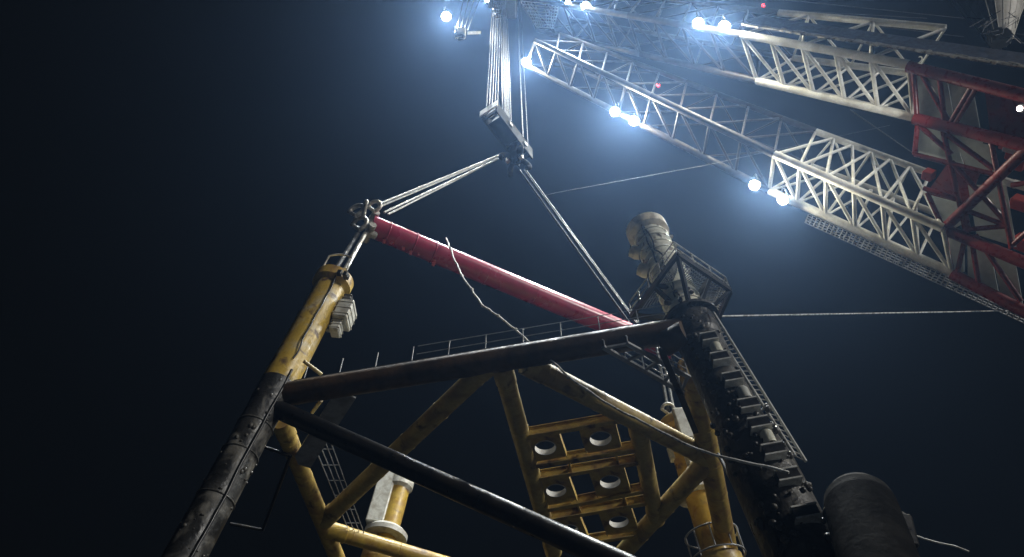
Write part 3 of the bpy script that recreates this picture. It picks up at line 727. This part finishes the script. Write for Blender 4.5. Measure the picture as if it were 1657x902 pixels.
# pale ribbed cone hanging at the very top right, with a dark cage at its foot
cn_top, cn_bot = aty(1592, -120, 58), aty(1618, 62, 52)
ax_ = (cn_top - cn_bot).normalized(); lc_ = (cn_top-cn_bot).length
ct = thing('ribbed_cone', cn_bot, 'pale ribbed cone shaped shroud cut off by the top right corner', 'shroud')
px_m = (cn_bot - CAM).length/F
MB().lathe(cn_bot, ax_, [(0, 0), (0, 14*px_m), (lc_*.15, 30*px_m), (lc_*.4, 62*px_m), (lc_, 120*px_m)], 48).build('cone_shell', M['pale'], ct)
u = ax_.orthogonal().normalized(); vv_ = ax_.cross(u)
for j in range(16):
    an = j*math.pi/8; d = u*math.cos(an) + vv_*math.sin(an)
    MB().path([cn_bot + ax_*lc_*f + d*(r*px_m + .05) for f, r in ((0, 14), (.15, 30), (.4, 62), (1, 120))], .07, 5).build('rib', M['white'], ct)
cg = MB(); random.seed(21)
for j in range(34):
    p = RP(1560, 60, -6); xa, ya = random.uniform(1585, 1657), random.uniform(28, 62); xb, yb = xa + random.uniform(-28, 28), ya + random.uniform(-22, 22)
    cg.tube(aty(xa, ya, 48 + random.uniform(-1, 1)), aty(xb, yb, 48 + random.uniform(-1, 1)), .07, n=5)
cg.build('cage', M['black'], ct)

# ------------------------------------------------------------------ floodlights on the crane
AIM = V((1, 32, 20))
ld_ = bpy.data.lights.new('flood', 'SPOT'); ld_.energy = LAMP_W; ld_.color = LAMP_COL; ld_.spot_size = R(104); ld_.spot_blend = 1.0; ld_.shadow_soft_size = .35
ld_hi = ld_.copy(); ld_hi.energy = LAMP_W*1.5; ld_lo = ld_.copy(); ld_lo.energy = LAMP_W*.55
def floodlight(p, label, size=1.0, data=None):
    d = ((AIM - p).normalized()*.85 + (CAM - p).normalized()*.15).normalized(); u = d.cross(up).normalized(); v_ = u.cross(d)
    t = thing('floodlight', p, label, 'floodlight', 'floodlights on the crane boom')
    MB().lathe(p - d*.06, -d, [(-.10, .56*size), (-.10, .53*size), (0, .53*size), (0, .56*size), (-.10, .56*size), (.2, .56*size), (.5, .40*size), (.62, .2*size), (.62, 0)], 24).build('housing', M['darkgrey'], t)
    b = MB()
    for sx in (-1, 1):
        b.bar(p - d*.3 + u*.62*size*sx, p - d*.3 + u*.62*size*sx + up*1.1*size, d, .06, .16)
    b.bar(p - d*.3 - u*.64*size + up*1.1*size, p - d*.3 + u*.64*size + up*1.1*size, d, .16, .06); b.build('bracket', M['darkgrey'], t)
    MB().lathe(p - d*.02, d, [(0, .41*size), (.09, .39*size), (.15, .31*size), (.19, .17*size), (.20, 0)], 24).build('lens', M['lens'], t)
    l = bpy.data.objects.new('flood_light', data or ld_); col.objects.link(l); l.parent = t; l.location = d*.55; l.rotation_euler = d.to_track_quat('-Z', 'Y').to_euler()
    return t
def along(k, x, y, ci=0):
    st = CH[k]; best = None
    for i, j in ((0, 1), (1, 2)):
        q = toseg(x, y, st[i][ci], st[j][ci]); e_ = (V(px(q)) - V((x, y))).length
        if best is None or e_ < best[0]: best = (e_, q)
    d = (best[1] - CAM).length; return CAM + ray(x, y).normalized()*(d - 1.0)
for x, y, k, ci, lb, sz in (
    (722, 27, None, 0, 'single floodlight out to the left of the hoist ropes', 1.15),
    (789, -1, None, 0, 'floodlight at the top edge beside the boom head, above the hoist ropes', 1.0),
    (818, -3, None, 0, 'floodlight at the top edge just right of the rope heads', 1.0),
    (852, 101, 'B', 0, 'floodlight just right of the hoist ropes on the lower boom leg', 1.15),
    (919, 6, 'A', 1, 'small left floodlight of the topmost pair on the upper boom leg', .75),
    (948, 11, 'A', 1, 'large right floodlight of the topmost pair on the upper boom leg', 1.15),
    (1130, 38, 'A', 1, 'left floodlight of the pair midway along the upper boom leg', 1.15),
    (1172, 43, 'A', 1, 'right floodlight of the pair midway along the upper boom leg', 1.15),
    (995, 181, 'B', 0, 'left floodlight of the pair midway along the lower boom leg', 1.1),
    (1026, 196, 'B', 0, 'right floodlight of the pair midway along the lower boom leg', 1.1),
    (1221, 300, 'B', 0, 'left floodlight of the lowest pair under the lower boom leg', 1.05),
    (1267, 323, 'B', 0, 'right floodlight of the lowest pair under the lower boom leg', 1.05)):
    p = along(k, x, y, ci) if k else aty(x, y, 38.5 if x > 760 else 31.0)
    floodlight(p, lb, sz, ld_hi if x < 900 else ld_lo if x > 1200 else ld_)
def beacon(x, y, p, label):
    t = thing('beacon_lamp', p, label, 'beacon', 'red beacons on the crane')
    MB().lathe(p - up*.4, up, [(0, .22), (.25, .22), (.25, .12)], 12).build('lamp_base', M['darkgrey'], t); MB().sphere(p, .22).build('lens', M['beacon'], t)
beacon(1065, 138, aty(1065, 138, 36), 'red beacon inside the hazy lattice of the lower boom leg')
beacon(1235, 9, aty(1235, 9, 32), 'red beacon above the upper boom leg near the top edge')
p = RP(1650, 176, 7.0); wlp = RP(1690, 190, .3); t = thing('work_lamp', p, 'small round white work lamp on the red base at the right edge', 'lamp')
wl = bpy.data.lights.new('work', 'SPOT'); wl.energy = WORK_W; wl.color = (1.0, .97, .90); wl.spot_size = R(48); wl.spot_blend = .7; wl.shadow_soft_size = .3
wo_ = bpy.data.objects.new('work_light', wl); col.objects.link(wo_); wo_.parent = t; wd_ = (lerp(lerp(stA[0][0], stB[0][1], .5), lerp(stA[1][0], stB[1][1], .5), .62) - p).normalized(); wo_.location = wd_*.5 + rn*.3; wo_.rotation_euler = wd_.to_track_quat('-Z', 'Y').to_euler()
MB().sphere(p, .20).build('lens', M['smalllens'], t); MB().lathe(p + rn*-.25, -rn, [(0, .30), (.5, .25), (.5, 0)], 14).build('housing', M['darkgrey'], t); MB().tube(p - rn*.6, wlp, .12, n=8).build('arm', M['red'], t)

# small auxiliary block hanging left of the hoist ropes
p = aty(745, 52, 31.0); ax1 = thing('auxiliary_block', p - up*4, 'small pale auxiliary sheave block with hook, hanging left of the hoist ropes', 'hook block')
MB().box(p - up*.2, (1, 0, 0), (0, 1, 0), up, 1.3, .7, 1.6, .1).build('block_frame', M['greybox'], ax1)
MB().lathe(p + V((-.6, 0, -.2)), (1, 0, 0), [(0, 0), (0, .75), (.15, .6), (.3, .75), (.3, 0)], 20).build('sheave', M['white'], ax1)
MB().torus(p - up*1.8, (0, 1, .1), .55, .17, 18, 8, -1.6, 2.6).build('hook', M['black'], ax1)
for i in range(4):
    b = MB().tube(p + V((-.5 + .45*i, 0, .5)), p + V((-.6 + .9*i, 2, 26)), .06, n=6); b.build('fall_rope', M['rope'], ax1)
MB().bar(p + V((.9, 0, -.4)), p + V((2.4, .4, .9)), (0, 1, 0), .12, .35).build('arm', M['white'], ax1)

# ------------------------------------------------------------------ wires and ropes
def wire(pts, r, m, name, label, sag=0.0, n=24):
    out = []
    for i in range(n+1):
        t_ = i/n; j = min(int(t_*(len(pts)-1)), len(pts)-2); f = t_*(len(pts)-1) - j
        out.append(lerp(pts[j], pts[j+1], f) - up*sag*math.sin(math.pi*t_))
    return tag(MB().path(out, r, 6).build(name, m), label, 'wire')
wire([atz(884, 316, 64), aty(900, 312, 36), aty(1140, 268, 37), aty(1440, 203, 38)], .022, M['darkrope'], 'guy_wire', 'thin wire running from below the hook block up to the red crane base')
wire([aty(1165, 512, 26), aty(1545, 505, 40), aty(1760, 500, 48)], .05, M['fibre'], 'tag_line', 'bright straight tag line from the access platform out to the right')
wire([aty(1376, 178, 34), aty(1476, 247, 34)], .05, M['darkrope'], 'guy_wire', 'short thin wire between the two boom legs beside the red base')
rpts = [atz(722, 386, 48.8)] + [aty(x, y, Y) for x, y, Y in ((735, 420, 29.6), (752, 455, 28.6), (782, 495, 27.6), (825, 525, 26.4), (865, 560, 25.4), (915, 605, 25.2), (960, 640, 25), (1040, 685, 24.5), (1130, 727, 23.5), (1200, 748, 22.6), (1278, 764, 22))]
import itertools
fine = []
for a_, b_ in zip(rpts[:-1], rpts[1:]):
    for i in range(8): fine.append(lerp(a_, b_, i/8))
fine.append(rpts[-1]); fine = [wig(p, .09, 1.1) for p in fine]
b = MB().path(fine, .058, 6)
for i in range(4, len(fine) - 30, 5): b.sphere(wig(fine[i], .08, 5), random.uniform(.07, .12), n=7, m=5)
tag(b.build('knotted_rope', M['fibre']), 'pale knotted rope draped from the pink spreader across the beams to the right leg', 'rope')
tp = [atz(x, y, 21 - .012*(x-1480)) for x, y in ((1474, 864), (1495, 872), (1520, 879), (1545, 884), (1568, 893))]
tag(MB().path(tp, .035, 6).build('tail_line', M['fibre']), 'short pale line trailing from the bracket on the black fender pile', 'rope')

# black pile standing in front at the lower right
def zb(x, y, z): return atz(x, y, z)
bt_ = atz(1384, 796, 20.0); bb_ = atz(1420, 905, 16.8); ba = (bt_-bb_).normalized(); 
bp = thing('fender_pile', bb_ - ba*14, 'thick matt black pile with rounded top standing at the lower right', 'pile')
rr_ = 54/F*((bt_-CAM).dot(V((0, math.cos(TH), math.sin(TH)))))
pl = MB().lathe(bb_ - ba*14, ba, [(0, rr_), (8, rr_), (14, rr_), (14 + (bt_-bb_).length - .9, rr_), (14 + (bt_-bb_).length - .5, rr_*.95), (14 + (bt_-bb_).length - .18, rr_*.80), (14 + (bt_-bb_).length, rr_*.65), (14 + (bt_-bb_).length, 0)], 48)
pl.build('pile_body', M['matte'], bp)
c = atz(1468, 862, 18.6); MB().box(c, (1, 0, -.2), (0, 1, 0), (.2, 0, 1), .45, .5, 1.3, .08).build('bracket', M['black'], bp)
MB().torus(c + up*.55, (0, 1, 0), .25, .07).build('eye', M['darkgrey'], bp)
c = atz(1349, 832, 19.0); MB().torus(c, (.2, 1, .2), .30, .07).build('eye', M['crust'], bp)
